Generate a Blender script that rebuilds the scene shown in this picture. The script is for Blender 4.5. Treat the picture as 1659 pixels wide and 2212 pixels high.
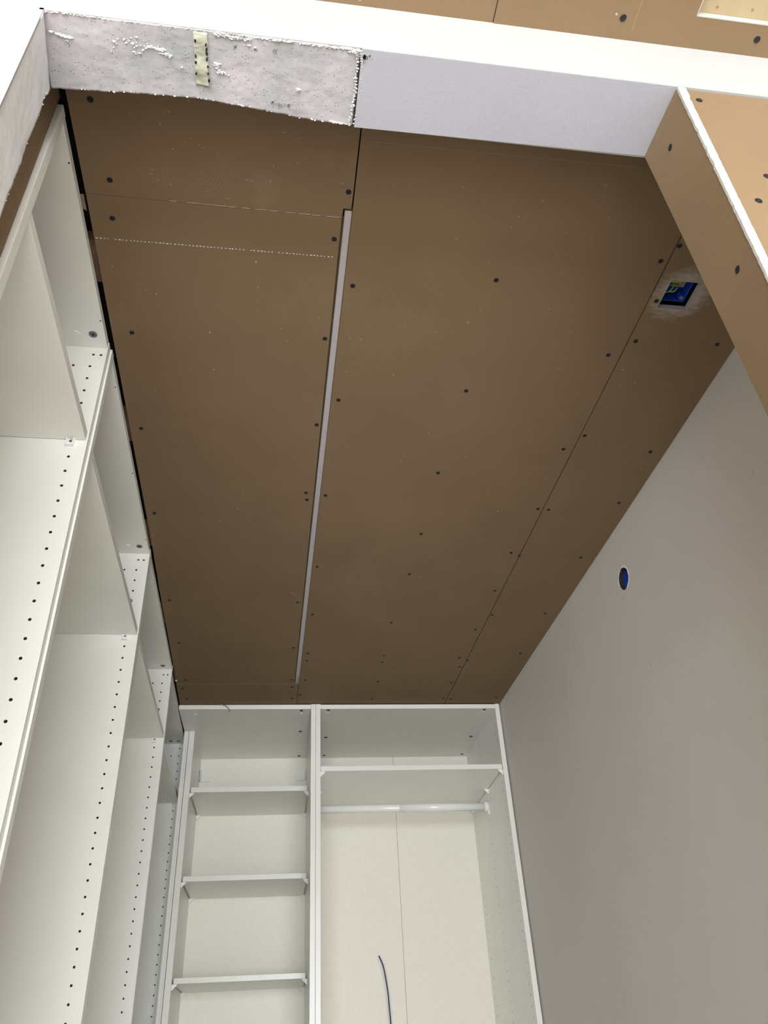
import bpy, bmesh, math, random
from mathutils import Vector, Matrix, Euler, noise
random.seed(7)
for o in list(bpy.data.objects): bpy.data.objects.remove(o)
scn = bpy.context.scene
COL = scn.collection
S = 1.2            # one drawing unit = 1.2 m (height of ceiling above the camera)
CZ = 1.17          # camera height above the floor, metres

# ------------------------------------------------------------------ camera
cam_d = bpy.data.cameras.new('camera'); cam = bpy.data.objects.new('camera', cam_d); COL.objects.link(cam)
cam_d.sensor_fit = 'VERTICAL'; cam_d.sensor_height = 36.0; cam_d.sensor_width = 27.0
cam_d.lens = 1704.9/2212*36.0
cam_d.clip_start = 0.02
cam.location = (0, 0, CZ)
cam.rotation_euler = (2.18909141, 0.0479164973, -0.134570894)
scn.camera = cam

# ------------------------------------------------------------------ light
world = bpy.data.worlds.new('world'); scn.world = world; world.use_nodes = True
bg = world.node_tree.nodes['Background']; bg.inputs[0].default_value = (0.80, 0.90, 1.0, 1); bg.inputs[1].default_value = 1.0
def area(name, loc, rot, sx, sy, power, col):
    l = bpy.data.lights.new(name, 'AREA'); l.shape = 'RECTANGLE'; l.size = sx; l.size_y = sy
    l.energy = power; l.color = col
    o = bpy.data.objects.new(name, l); COL.objects.link(o); o.location = loc; o.rotation_euler = rot
    return o
# daylight entering through the two windows behind the camera
area('window_daylight', (-0.50, -3.20, 1.12), (math.radians(58), 0, 0), 3.2, 2.1, 392, (0.95, 0.98, 1.0))
scn.view_settings.view_transform = 'Standard'
scn.view_settings.look = 'None'
scn.view_settings.gamma = 1.0
scn.view_settings.exposure = 0.07
scn.view_settings.use_curve_mapping = False

# ------------------------------------------------------------------ materials
def mat(name, col, rough=0.5, noise_amt=0.0, nscale=40, bump=0.0, bscale=200, spec=0.5, metal=0.0, specks=0.0, grain=None):
    m = bpy.data.materials.new(name); m.use_nodes = True
    nt = m.node_tree; N = nt.nodes; L = nt.links; b = N['Principled BSDF']
    b.inputs['Base Color'].default_value = (*col, 1); b.inputs['Roughness'].default_value = rough
    b.inputs['Metallic'].default_value = metal; b.inputs['Specular IOR Level'].default_value = spec
    g = N.new('ShaderNodeNewGeometry')
    last = None
    if noise_amt > 0:
        n = N.new('ShaderNodeTexNoise'); n.inputs['Scale'].default_value = nscale; n.inputs['Detail'].default_value = 6
        L.new(g.outputs['Position'], n.inputs['Vector'])
        mr = N.new('ShaderNodeMapRange'); mr.inputs[1].default_value = 0.3; mr.inputs[2].default_value = 0.7
        mr.inputs[3].default_value = 1-noise_amt; mr.inputs[4].default_value = 1+noise_amt*0.6
        L.new(n.outputs['Fac'], mr.inputs[0])
        mx = N.new('ShaderNodeVectorMath'); mx.operation = 'SCALE'; mx.inputs[0].default_value = col
        L.new(mr.outputs[0], mx.inputs['Scale']); last = mx.outputs[0]
        L.new(last, b.inputs['Base Color'])
    if specks > 0:
        v = N.new('ShaderNodeTexVoronoi'); v.inputs['Scale'].default_value = 22; v.inputs['Randomness'].default_value = 1
        L.new(g.outputs['Position'], v.inputs['Vector'])
        lt = N.new('ShaderNodeMath'); lt.operation = 'LESS_THAN'; lt.inputs[1].default_value = 0.045
        L.new(v.outputs['Distance'], lt.inputs[0])
        sp = N.new('ShaderNodeSeparateColor'); L.new(v.outputs['Color'], sp.inputs[0])
        gt = N.new('ShaderNodeMath'); gt.operation = 'GREATER_THAN'; gt.inputs[1].default_value = 0.8
        L.new(sp.outputs[0], gt.inputs[0])
        ml = N.new('ShaderNodeMath'); ml.operation = 'MULTIPLY'; L.new(lt.outputs[0], ml.inputs[0]); L.new(gt.outputs[0], ml.inputs[1])
        m2 = N.new('ShaderNodeMath'); m2.operation = 'MULTIPLY'; m2.inputs[1].default_value = specks; L.new(ml.outputs[0], m2.inputs[0])
        mc = N.new('ShaderNodeMix'); mc.data_type = 'RGBA'
        L.new(m2.outputs[0], mc.inputs[0])
        if last: L.new(last, mc.inputs[6])
        else: mc.inputs[6].default_value = (*col, 1)
        mc.inputs[7].default_value = (0.50, 0.42, 0.32, 1); last = mc.outputs[2]
        L.new(last, b.inputs['Base Color'])
    if bump > 0:
        n2 = N.new('ShaderNodeTexNoise'); n2.inputs['Scale'].default_value = bscale; n2.inputs['Detail'].default_value = 4
        L.new(g.outputs['Position'], n2.inputs['Vector'])
        bp = N.new('ShaderNodeBump'); bp.inputs['Strength'].default_value = bump; bp.inputs['Distance'].default_value = 0.002
        L.new(n2.outputs['Fac'], bp.inputs['Height']); L.new(bp.outputs[0], b.inputs['Normal'])
    m['last'] = 0
    return m, last
def M_(*a, **k): return mat(*a, **k)[0]

melamine = M_('white_melamine', (0.86, 0.86, 0.81), 0.30, 0.025, 8, 0.06, 700, spec=0.4)
edge_mel = M_('white_edging', (0.87, 0.86, 0.83), 0.4)
hardboard = M_('white_hardboard', (0.88, 0.85, 0.76), 0.5, 0.02, 60, 0.1, 400)
PAPER = (0.212, 0.144, 0.083)
paper, _ = mat('plasterboard_paper', PAPER, 0.75, 0.06, 5, 0.10, 500, spec=0.25, specks=0.7)

gypsum = M_('gypsum_core', (0.86, 0.84, 0.78), 0.9, 0.04, 60, 0.5, 300)
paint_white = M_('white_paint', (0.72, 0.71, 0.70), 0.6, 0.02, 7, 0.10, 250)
paint_taupe = M_('taupe_paint', (0.67, 0.63, 0.585), 0.62, 0.035, 3, 0.12, 260, spec=0.35)
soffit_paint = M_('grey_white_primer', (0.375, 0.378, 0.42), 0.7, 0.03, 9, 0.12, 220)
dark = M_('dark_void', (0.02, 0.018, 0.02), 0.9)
black_screw = M_('black_phosphate', (0.014, 0.013, 0.015), 0.6, spec=0.3)
front_paint = M_('dimmed_white_paint', (0.40, 0.395, 0.39), 0.6, 0.03, 7, 0.10, 250)  # white paint darkened in colour to offset the strong light on this wall
jamb_gypsum = M_('dimmed_gypsum', (0.44, 0.425, 0.385), 0.9, 0.05, 60, 0.5, 300)  # darker gypsum copy: strong light on the cut edges offset in the colour
dusty_gypsum = M_('dusty_gypsum', (0.40, 0.37, 0.35), 0.9, 0.1, 60, 0.4, 300)
black_recess = M_('recess_black', (0.008, 0.008, 0.008), 0.8)
steel = M_('zinc_steel', (0.42, 0.42, 0.42), 0.35, metal=0.9)
slot_dark = M_('dark_steel', (0.05, 0.045, 0.04), 0.4, metal=0.5)
chip = M_('chipboard_core', (0.10, 0.06, 0.05), 0.95)
plastic_white = M_('white_plastic', (0.88, 0.88, 0.86), 0.3)
tube_white = M_('white_lacquer_tube', (0.87, 0.87, 0.84), 0.22)
diffuser = M_('satin_diffuser', (0.46, 0.42, 0.45), 0.5)
alu = M_('aluminium_profile', (0.42, 0.39, 0.34), 0.4, metal=0.5)
blue_pl = M_('blue_box_plastic', (0.01, 0.055, 0.42), 0.35)
wire_green = M_('green_wire', (0.16, 0.34, 0.04), 0.4)
wire_yellow = M_('yellow_wire', (0.60, 0.58, 0.08), 0.4)
wire_blue = M_('dark_blue_wire', (0.010, 0.020, 0.10), 0.35)
wire_grey = M_('brown_grey_wire', (0.14, 0.11, 0.08), 0.5)
pine = M_('pine_wood', (0.42, 0.33, 0.205), 0.55, 0.10, 14, 0.05, 60)
batten_m = M_('rough_batten', (0.22, 0.13, 0.08), 0.85, 0.25, 30)
screed = M_('pale_floor', (0.74, 0.70, 0.63), 0.45, 0.05, 6)
green_patch = M_('yellow_green_filler', (0.44, 0.44, 0.35), 0.9, 0.18, 45, 0.6, 120)
alu_grey = M_('window_frame_white', (0.8, 0.8, 0.8), 0.4)

def smear_mat():
    """plasterboard paper with filler smeared around the square socket opening"""
    m, last = mat('paper_with_filler', PAPER, 0.75, 0.06, 5, 0.10, 500, spec=0.25, specks=0.6)
    nt = m.node_tree; N = nt.nodes; L = nt.links; b = N['Principled BSDF']
    g = N.new('ShaderNodeNewGeometry')
    sub = N.new('ShaderNodeVectorMath'); sub.operation = 'SUBTRACT'; sub.inputs[1].default_value = (0.635*S, 0.757*S, S+CZ)
    L.new(g.outputs['Position'], sub.inputs[0])
    n0 = N.new('ShaderNodeTexNoise'); n0.inputs['Scale'].default_value = 14; n0.inputs['Detail'].default_value = 3
    L.new(g.outputs['Position'], n0.inputs['Vector'])
    ln = N.new('ShaderNodeVectorMath'); ln.operation = 'LENGTH'; L.new(sub.outputs[0], ln.inputs[0])
    mr = N.new('ShaderNodeMapRange'); mr.inputs[1].default_value = 0.038; mr.inputs[2].default_value = 0.085; mr.inputs[3].default_value = 0.58; mr.inputs[4].default_value = 0.0
    L.new(ln.outputs['Value'], mr.inputs[0])
    sc = N.new('ShaderNodeMapping'); sc.inputs['Scale'].default_value = (38, 90, 60); sc.inputs['Rotation'].default_value = (0, 0, 0.6)
    L.new(g.outputs['Position'], sc.inputs[0])
    n1 = N.new('ShaderNodeTexNoise'); n1.inputs['Scale'].default_value = 1.0; n1.inputs['Detail'].default_value = 8; n1.inputs['Roughness'].default_value = 0.7
    L.new(sc.outputs[0], n1.inputs['Vector'])
    ad = N.new('ShaderNodeMath'); ad.operation = 'ADD'; L.new(mr.outputs[0], ad.inputs[0]); L.new(n1.outputs['Fac'], ad.inputs[1])
    m2 = N.new('ShaderNodeMapRange'); m2.inputs[1].default_value = 0.72; m2.inputs[2].default_value = 1.15; m2.inputs[3].default_value = 0; m2.inputs[4].default_value = 0.50
    L.new(ad.outputs[0], m2.inputs[0])
    mc = N.new('ShaderNodeMix'); mc.data_type = 'RGBA'; L.new(m2.outputs[0], mc.inputs[0])
    src = b.inputs['Base Color'].links[0].from_socket
    L.new(src, mc.inputs[6]); mc.inputs[7].default_value = (0.55, 0.52, 0.50, 1)
    L.new(mc.outputs[2], b.inputs['Base Color'])
    return m
paper_smear = smear_mat()
def swirl_mat():
    """paper with a faint circular sanding swirl"""
    m, last = mat('paper_with_swirl', PAPER, 0.75, 0.06, 5, 0.10, 500, spec=0.25, specks=0.6)
    nt = m.node_tree; N = nt.nodes; L = nt.links; b = N['Principled BSDF']
    g = N.new('ShaderNodeNewGeometry')
    sub = N.new('ShaderNodeVectorMath'); sub.operation = 'SUBTRACT'; sub.inputs[1].default_value = (-0.118*S, 0.622*S, S+CZ)
    L.new(g.outputs['Position'], sub.inputs[0])
    ln = N.new('ShaderNodeVectorMath'); ln.operation = 'LENGTH'; L.new(sub.outputs[0], ln.inputs[0])
    sn = N.new('ShaderNodeMath'); sn.operation = 'MULTIPLY'; sn.inputs[1].default_value = 1100; L.new(ln.outputs['Value'], sn.inputs[0])
    s2 = N.new('ShaderNodeMath'); s2.operation = 'SINE'; L.new(sn.outputs[0], s2.inputs[0])
    s3 = N.new('ShaderNodeMapRange'); s3.inputs[1].default_value = 0; s3.inputs[2].default_value = 1; L.new(s2.outputs[0], s3.inputs[0])
    mr = N.new('ShaderNodeMapRange'); mr.inputs[1].default_value = 0.02; mr.inputs[2].default_value = 0.085; mr.inputs[3].default_value = 1; mr.inputs[4].default_value = 0
    L.new(ln.outputs['Value'], mr.inputs[0])
    nz = N.new('ShaderNodeTexNoise'); nz.inputs['Scale'].default_value = 16; nz.inputs['Detail'].default_value = 5; L.new(g.outputs['Position'], nz.inputs['Vector'])
    nr = N.new('ShaderNodeMapRange'); nr.inputs[1].default_value = 0.42; nr.inputs[2].default_value = 0.68; nr.inputs[4].default_value = 0.38; L.new(nz.outputs['Fac'], nr.inputs[0])
    a = N.new('ShaderNodeMath'); a.operation = 'MULTIPLY'; L.new(s3.outputs[0], a.inputs[0]); L.new(mr.outputs[0], a.inputs[1])
    a2 = N.new('ShaderNodeMath'); a2.operation = 'MULTIPLY'; L.new(a.outputs[0], a2.inputs[0]); L.new(nr.outputs[0], a2.inputs[1])
    n5 = N.new('ShaderNodeTexNoise'); n5.inputs['Scale'].default_value = 9; n5.inputs['Detail'].default_value = 7; L.new(g.outputs['Position'], n5.inputs['Vector'])
    r5 = N.new('ShaderNodeMapRange'); r5.inputs[1].default_value = 0.58; r5.inputs[2].default_value = 0.80; r5.inputs[4].default_value = 0.25; L.new(n5.outputs['Fac'], r5.inputs[0])
    a3 = N.new('ShaderNodeMath'); a3.operation = 'MAXIMUM'; L.new(a2.outputs[0], a3.inputs[0]); L.new(r5.outputs[0], a3.inputs[1])
    mc = N.new('ShaderNodeMix'); mc.data_type = 'RGBA'; L.new(a3.outputs[0], mc.inputs[0])
    src = b.inputs['Base Color'].links[0].from_socket
    L.new(src, mc.inputs[6]); mc.inputs[7].default_value = (0.33, 0.26, 0.18, 1); L.new(mc.outputs[2], b.inputs['Base Color'])
    return m
paper_swirl = swirl_mat()

def plaster_mat(name, c1, c2, pits=True):
    """scraped plaster: two greys in cloudy streaks with small air pits"""
    m = bpy.data.materials.new(name); m.use_nodes = True
    nt = m.node_tree; N = nt.nodes; L = nt.links; b = N['Principled BSDF']; b.inputs['Roughness'].default_value = 0.9
    b.inputs['Specular IOR Level'].default_value = 0.2
    g = N.new('ShaderNodeNewGeometry')
    mp = N.new('ShaderNodeMapping'); mp.inputs['Scale'].default_value = (9, 5, 5); mp.inputs['Rotation'].default_value = (0, 0, 0.5)
    L.new(g.outputs['Position'], mp.inputs[0])
    n = N.new('ShaderNodeTexNoise'); n.inputs['Scale'].default_value = 1.6; n.inputs['Detail'].default_value = 9; n.inputs['Roughness'].default_value = 0.62
    L.new(mp.outputs[0], n.inputs['Vector'])
    cr = N.new('ShaderNodeValToRGB'); cr.color_ramp.elements[0].position = 0.34; cr.color_ramp.elements[1].position = 0.62
    cr.color_ramp.elements[0].color = (*c1, 1); cr.color_ramp.elements[1].color = (*c2, 1)
    L.new(n.outputs['Fac'], cr.inputs[0]); last = cr.outputs[0]
    # dark scuffs
    n3 = N.new('ShaderNodeTexNoise'); n3.inputs['Scale'].default_value = 26; n3.inputs['Detail'].default_value = 5
    L.new(g.outputs['Position'], n3.inputs['Vector'])
    r3 = N.new('ShaderNodeMapRange'); r3.inputs[1].default_value = 0.60; r3.inputs[2].default_value = 0.75; r3.inputs[3].default_value = 0; r3.inputs[4].default_value = 0.30
    L.new(n3.outputs['Fac'], r3.inputs[0])
    m3 = N.new('ShaderNodeMix'); m3.data_type = 'RGBA'; L.new(r3.outputs[0], m3.inputs[0]); L.new(last, m3.inputs[6]); m3.inputs[7].default_value = (0.38, 0.38, 0.39, 1)
    last = m3.outputs[2]
    v = N.new('ShaderNodeTexVoronoi'); v.inputs['Scale'].default_value = 250; L.new(g.outputs['Position'], v.inputs['Vector'])
    r = N.new('ShaderNodeMapRange'); r.inputs[1].default_value = 0.10; r.inputs[2].default_value = 0.24; r.inputs[3].default_value = 1.0; r.inputs[4].default_value = 0
    L.new(v.outputs['Distance'], r.inputs[0])
    sp = N.new('ShaderNodeSeparateColor'); L.new(v.outputs['Color'], sp.inputs[0])
    gt = N.new('ShaderNodeMath'); gt.operation = 'GREATER_THAN'; gt.inputs[1].default_value = 0.60 if pits else 0.97; L.new(sp.outputs[0], gt.inputs[0])
    ml = N.new('ShaderNodeMath'); ml.operation = 'MULTIPLY'; L.new(r.outputs[0], ml.inputs[0]); L.new(gt.outputs[0], ml.inputs[1])
    n4 = N.new('ShaderNodeTexNoise'); n4.inputs['Scale'].default_value = 60; n4.inputs['Detail'].default_value = 8
    L.new(g.outputs['Position'], n4.inputs['Vector'])
    sb = N.new('ShaderNodeMath'); sb.operation = 'SUBTRACT'; L.new(n4.outputs['Fac'], sb.inputs[0]); L.new(ml.outputs[0], sb.inputs[1])
    bp = N.new('ShaderNodeBump'); bp.inputs['Strength'].default_value = 0.55; bp.inputs['Distance'].default_value = 0.0022
    L.new(sb.outputs[0], bp.inputs['Height']); L.new(bp.outputs[0], b.inputs['Normal'])
    mm = N.new('ShaderNodeMix'); mm.data_type = 'RGBA'
    m5 = N.new('ShaderNodeMath'); m5.operation = 'MULTIPLY'; m5.inputs[1].default_value = 0.5; L.new(ml.outputs[0], m5.inputs[0])
    L.new(m5.outputs[0], mm.inputs[0]); L.new(last, mm.inputs[6]); mm.inputs[7].default_value = (0.22, 0.21, 0.21, 1)
    L.new(mm.outputs[2], b.inputs['Base Color'])
    return m
plaster = plaster_mat('scraped_grey_plaster', (0.335, 0.345, 0.35), (0.465, 0.43, 0.455))
plaster_cream = plaster_mat('scraped_cream_plaster', (0.66, 0.67, 0.69), (0.78, 0.78, 0.78), pits=False)

# ------------------------------------------------------------------ helpers
WM = {}                                   # object -> world matrix
T = Matrix.Identity(4)                    # active drawing frame (metres)
def U(x, y, z): return T @ Vector((x*S, y*S, z*S+CZ))
def Lf(x, y, z): return Vector((x*S, y*S, z*S+CZ))
def tag(o, label=None, cat=None, group=None, kind=None):
    if label: o['label'] = label
    if cat: o['category'] = cat
    if group: o['group'] = group
    if kind: o['kind'] = kind
    return o
def root(name, x, y, z, label, cat, group=None, rz=0.0):
    o = bpy.data.objects.new(name, None); COL.objects.link(o); o.empty_display_size = 0.1
    p = U(x, y, z); o.location = p; o.rotation_euler = (0, 0, rz)
    WM[o] = Matrix.Translation(p) @ Matrix.Rotation(rz, 4, 'Z')
    return tag(o, label, cat, group)
def box(bm, x0, x1, y0, y1, z0, z1, mi=0):
    return hexa(bm, [(x0,y0,z0),(x1,y0,z0),(x1,y1,z0),(x0,y1,z0),(x0,y0,z1),(x1,y0,z1),(x1,y1,z1),(x0,y1,z1)], mi)
def hexa(bm, P, mi=0):
    v = [bm.verts.new(U(*p)) for p in P]
    fs = []
    for f in ((0,3,2,1),(4,5,6,7),(0,1,5,4),(1,2,6,5),(2,3,7,6),(3,0,4,7)):
        fc = bm.faces.new([v[i] for i in f]); fc.material_index = mi; fs.append(fc)
    return fs
def prism(bm, pts, z0, z1, mi=0):
    """vertical prism from a counter-clockwise plan polygon"""
    a = [bm.verts.new(U(x, y, z0)) for x, y in pts]; b = [bm.verts.new(U(x, y, z1)) for x, y in pts]
    n = len(pts)
    bm.faces.new(a[::-1]).material_index = mi; bm.faces.new(b).material_index = mi
    for i in range(n):
        j = (i+1) % n; bm.faces.new([a[i], a[j], b[j], b[i]]).material_index = mi
def link(name, me, parent=None, m=None, bevel=0.0):
    o = bpy.data.objects.new(name, me); COL.objects.link(o)
    if parent: o.parent = parent
    return o
def build(name, bm, mats, parent=None, bevel=0.0, smooth=False):
    """bmesh drawn in world metres -> one mesh object under its parent"""
    if not isinstance(mats, (list, tuple)): mats = [mats]
    W = WM[parent] if parent else Matrix.Identity(4)
    if not parent:                         # origin at the base centre of the thing
        xs = [v.co.x for v in bm.verts]; ys = [v.co.y for v in bm.verts]; zs = [v.co.z for v in bm.verts]
        W = Matrix.Translation(((min(xs)+max(xs))/2, (min(ys)+max(ys))/2, min(zs)))
    bmesh.ops.transform(bm, matrix=W.inverted(), verts=bm.verts)
    bmesh.ops.recalc_face_normals(bm, faces=bm.faces)
    if bevel > 0:
        bmesh.ops.bevel(bm, geom=list(bm.edges), offset=bevel, segments=2, affect='EDGES', profile=0.6)
    me = bpy.data.meshes.new(name); bm.to_mesh(me); bm.free()
    for m in mats: me.materials.append(m)
    if smooth:
        for p in me.polygons: p.use_smooth = True
    o = link(name, me, parent)
    if not parent: o.matrix_basis = W
    WM[o] = W.copy()
    return o
def B(): return bmesh.new()
def bx(name, parent, m, *a, bevel=0.0008):
    bm = B(); box(bm, *a); return build(name, bm, m, parent, bevel)
def place(name, me, parent, pos, rot=None):
    """an instance of a shared mesh at a drawing position"""
    o = link(name, me, parent)
    W = Matrix.Translation(U(*pos)) @ (rot if rot else Matrix.Identity(4))
    o.matrix_basis = (WM[parent].inverted() @ W) if parent else W
    WM[o] = W
    return o
def struct(o, label=None): o['kind'] = 'structure'; 
def tube(bm, pts, r, n=8, mi=0):
    """pts in world metres"""
    rings = []
    for i, p in enumerate(pts):
        p = Vector(p)
        d = (Vector(pts[min(i+1, len(pts)-1)])-Vector(pts[max(i-1, 0)])).normalized()
        a = d.cross(Vector((0, 0, 1)));
        if a.length < 1e-3: a = d.cross(Vector((1, 0, 0)))
        a.normalize(); b = d.cross(a)
        rings.append([bm.verts.new(p+(a*math.cos(2*math.pi*k/n)+b*math.sin(2*math.pi*k/n))*r) for k in range(n)])
    for q in range(len(rings)-1):
        for k in range(n):
            f = bm.faces.new([rings[q][k], rings[q][(k+1) % n], rings[q+1][(k+1) % n], rings[q+1][k]]); f.material_index = mi; f.smooth = True
    bm.faces.new(rings[0][::-1]).material_index = mi; bm.faces.new(rings[-1]).material_index = mi
def smooth_path(pts, k=6):
    pts = [Vector(p) for p in pts]; out = []
    for i in range(len(pts)-1):
        p0 = pts[max(i-1, 0)]; p1 = pts[i]; p2 = pts[i+1]; p3 = pts[min(i+2, len(pts)-1)]
        for j in range(k):
            t = j/k
            out.append(0.5*((2*p1)+(p2-p0)*t+(2*p0-5*p1+4*p2-p3)*t*t+(3*p1-p0-3*p2+p3)*t**3))
    out.append(pts[-1]); return out

# shared small meshes ----------------------------------------------------------
def screw_mesh(name, R, mats):
    """countersunk screw head facing -Z: dished disc with a cross recess"""
    bm = B(); n = 16
    def ring(r, z): return [bm.verts.new((r*math.cos(2*math.pi*k/n), r*math.sin(2*math.pi*k/n), z)) for k in range(n)]
    r0 = ring(R, 0.0016); r1 = ring(R, -0.0002); r2 = ring(R*0.86, -0.0007); r3 = ring(R*0.6, -0.0004)
    for a, b in ((r0, r1), (r1, r2), (r2, r3)):
        for k in range(n): bm.faces.new([a[k], a[(k+1) % n], b[(k+1) % n], b[k]])
    bm.faces.new(r3)
    for ang in (0.4, 0.4+math.pi/2):
        c, s = math.cos(ang), math.sin(ang); l, w = R*0.55, R*0.13
        q = [(-l,-w),(l,-w),(l,w),(-l,w)]
        lo = [bm.verts.new((x*c-y*s, x*s+y*c, -0.00055)) for x, y in q]; hi = [bm.verts.new((x*c-y*s, x*s+y*c, 0.0)) for x, y in q]
        bm.faces.new(lo).material_index = 1
        for i in range(4): bm.faces.new([lo[i], lo[(i+1) % 4], hi[(i+1) % 4], hi[i]]).material_index = 1
    bmesh.ops.recalc_face_normals(bm, faces=bm.faces)
    me = bpy.data.meshes.new(name); bm.to_mesh(me); bm.free()
    for m in mats: me.materials.append(m)
    return me
ME_screw = screw_mesh('drywall_screw', 0.0047, (black_screw, black_recess))
ME_euro = screw_mesh('steel_screw', 0.0080, (M_('grey_zinc', (0.16, 0.16, 0.17), 0.4, metal=0.4), black_recess))
ME_cap_small = screw_mesh('small_dark_screw', 0.0075, (slot_dark, black_recess))
ME_clip_screw = screw_mesh('clip_screw', 0.0032, (steel, black_recess))
def disc_mesh(name, R, h, m):
    bm = B(); bmesh.ops.create_cone(bm, cap_ends=True, segments=20, radius1=R*0.85, radius2=R, depth=h)
    me = bpy.data.meshes.new(name); bm.to_mesh(me); bm.free(); me.materials.append(m); return me
ME_cap = disc_mesh('white_cap', 0.007, 0.0016, plastic_white)
def wedge_mesh():
    """triangular shelf bracket: pad under the shelf, plate on the side panel, gusset between"""
    bm = B(); w = 0.018; h = 0.018; d = 0.005
    def bb(x0,x1,y0,y1,z0,z1):
        v = [bm.verts.new(p) for p in ((x0,y0,z0),(x1,y0,z0),(x1,y1,z0),(x0,y1,z0),(x0,y0,z1),(x1,y0,z1),(x1,y1,z1),(x0,y1,z1))]
        for f in ((0,3,2,1),(4,5,6,7),(0,1,5,4),(1,2,6,5),(2,3,7,6),(3,0,4,7)): bm.faces.new([v[i] for i in f])
    bb(0, w, -d, d, -0.002, 0)
    bb(0, 0.002, -d, d, -h, -0.002)
    a = [bm.verts.new(p) for p in ((0.002,-d,-0.002),(w,-d,-0.002),(0.002,-d,-h))]
    b = [bm.verts.new(p) for p in ((0.002,d*0.2,-0.002),(w,d*0.2,-0.002),(0.002,d*0.2,-h))]
    bm.faces.new(a); bm.faces.new(b[::-1])
    for i in range(3): bm.faces.new([a[i], a[(i+1)%3], b[(i+1)%3], b[i]])
    bmesh.ops.recalc_face_normals(bm, faces=bm.faces)
    me = bpy.data.meshes.new('shelf_bracket'); bm.to_mesh(me); bm.free(); me.materials.append(plastic_white); return me
ME_wedge = wedge_mesh()
def clip_mesh():
    """open square shelf clip on the panel face (faces -Y), 20 mm"""
    bm = B(); w = 0.0066; h = 0.020; t = 0.0016; d = 0.0075
    def bb(x0,x1,y0,y1,z0,z1):
        v = [bm.verts.new(p) for p in ((x0,y0,z0),(x1,y0,z0),(x1,y1,z0),(x0,y1,z0),(x0,y0,z1),(x1,y0,z1),(x1,y1,z1),(x0,y1,z1))]
        for f in ((0,3,2,1),(4,5,6,7),(0,1,5,4),(1,2,6,5),(2,3,7,6),(3,0,4,7)): bm.faces.new([v[i] for i in f])
    bb(-w, w, -0.002, 0, -h, 0); bb(-w, -w+t, -d, -0.002, -h, 0); bb(w-t, w, -d, -0.002, -h, 0)
    bb(-w+t, w-t, -d, -0.002, -h, -h+t); bb(-w+t, w-t, -d, -0.002, -t, 0)
    bmesh.ops.recalc_face_normals(bm, faces=bm.faces)
    me = bpy.data.meshes.new('shelf_clip'); bm.to_mesh(me); bm.free(); me.materials.append(plastic_white); return me
ME_clip = clip_mesh()
FACE_UP = Matrix.Identity(4)                                    # heads look down (-Z)
FACE_MY = Matrix.Rotation(math.radians(-90), 4, 'X')            # heads look towards -Y
FACE_MX = Matrix.Rotation(math.radians(90), 4, 'Y')             # heads look towards -X

def drill(o, holes, r=0.0025, axis='y', depth=0.011):
    """real shelf-pin holes: boolean of small cylinders (positions in drawing units)"""
    bm = B()
    R = {'y': Matrix.Rotation(math.radians(90), 4, 'X'), 'x': Matrix.Rotation(math.radians(90), 4, 'Y'), 'z': Matrix.Identity(4)}[axis]
    for h in holes:
        rr = h[3] if len(h) > 3 else r
        bmesh.ops.create_cone(bm, cap_ends=True, segments=10, radius1=rr, radius2=rr, depth=depth*2, matrix=WM[o].inverted() @ Matrix.Translation(U(*h[:3])) @ R)
    for f in bm.faces: f.material_index = 1
    me = bpy.data.meshes.new('cut'); bm.to_mesh(me); bm.free(); me.materials.append(melamine); me.materials.append(chip)
    c = bpy.data.objects.new('cut', me); COL.objects.link(c); c.matrix_world = WM[o]
    if len(o.data.materials) < 2: o.data.materials.append(chip)
    md = o.modifiers.new('holes', 'BOOLEAN'); md.operation = 'DIFFERENCE'; md.solver = 'EXACT'; md.object = c
    bpy.context.view_layer.update()
    dg = bpy.context.evaluated_depsgraph_get()
    nm = bpy.data.meshes.new_from_object(o.evaluated_get(dg))
    old = o.data; o.modifiers.clear(); o.data = nm
    bpy.data.objects.remove(c)

FL = -CZ/S          # floor level in drawing units
TOP = 0.9985        # top of the wardrobe frames
t = 0.015           # 18 mm board

# ================================================================== SETTING
bm = B(); box(bm, -2.0, 2.0, -2.75, 3.06, FL-0.05, FL)
o = build('floor', bm, screed); struct(o)

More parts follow.
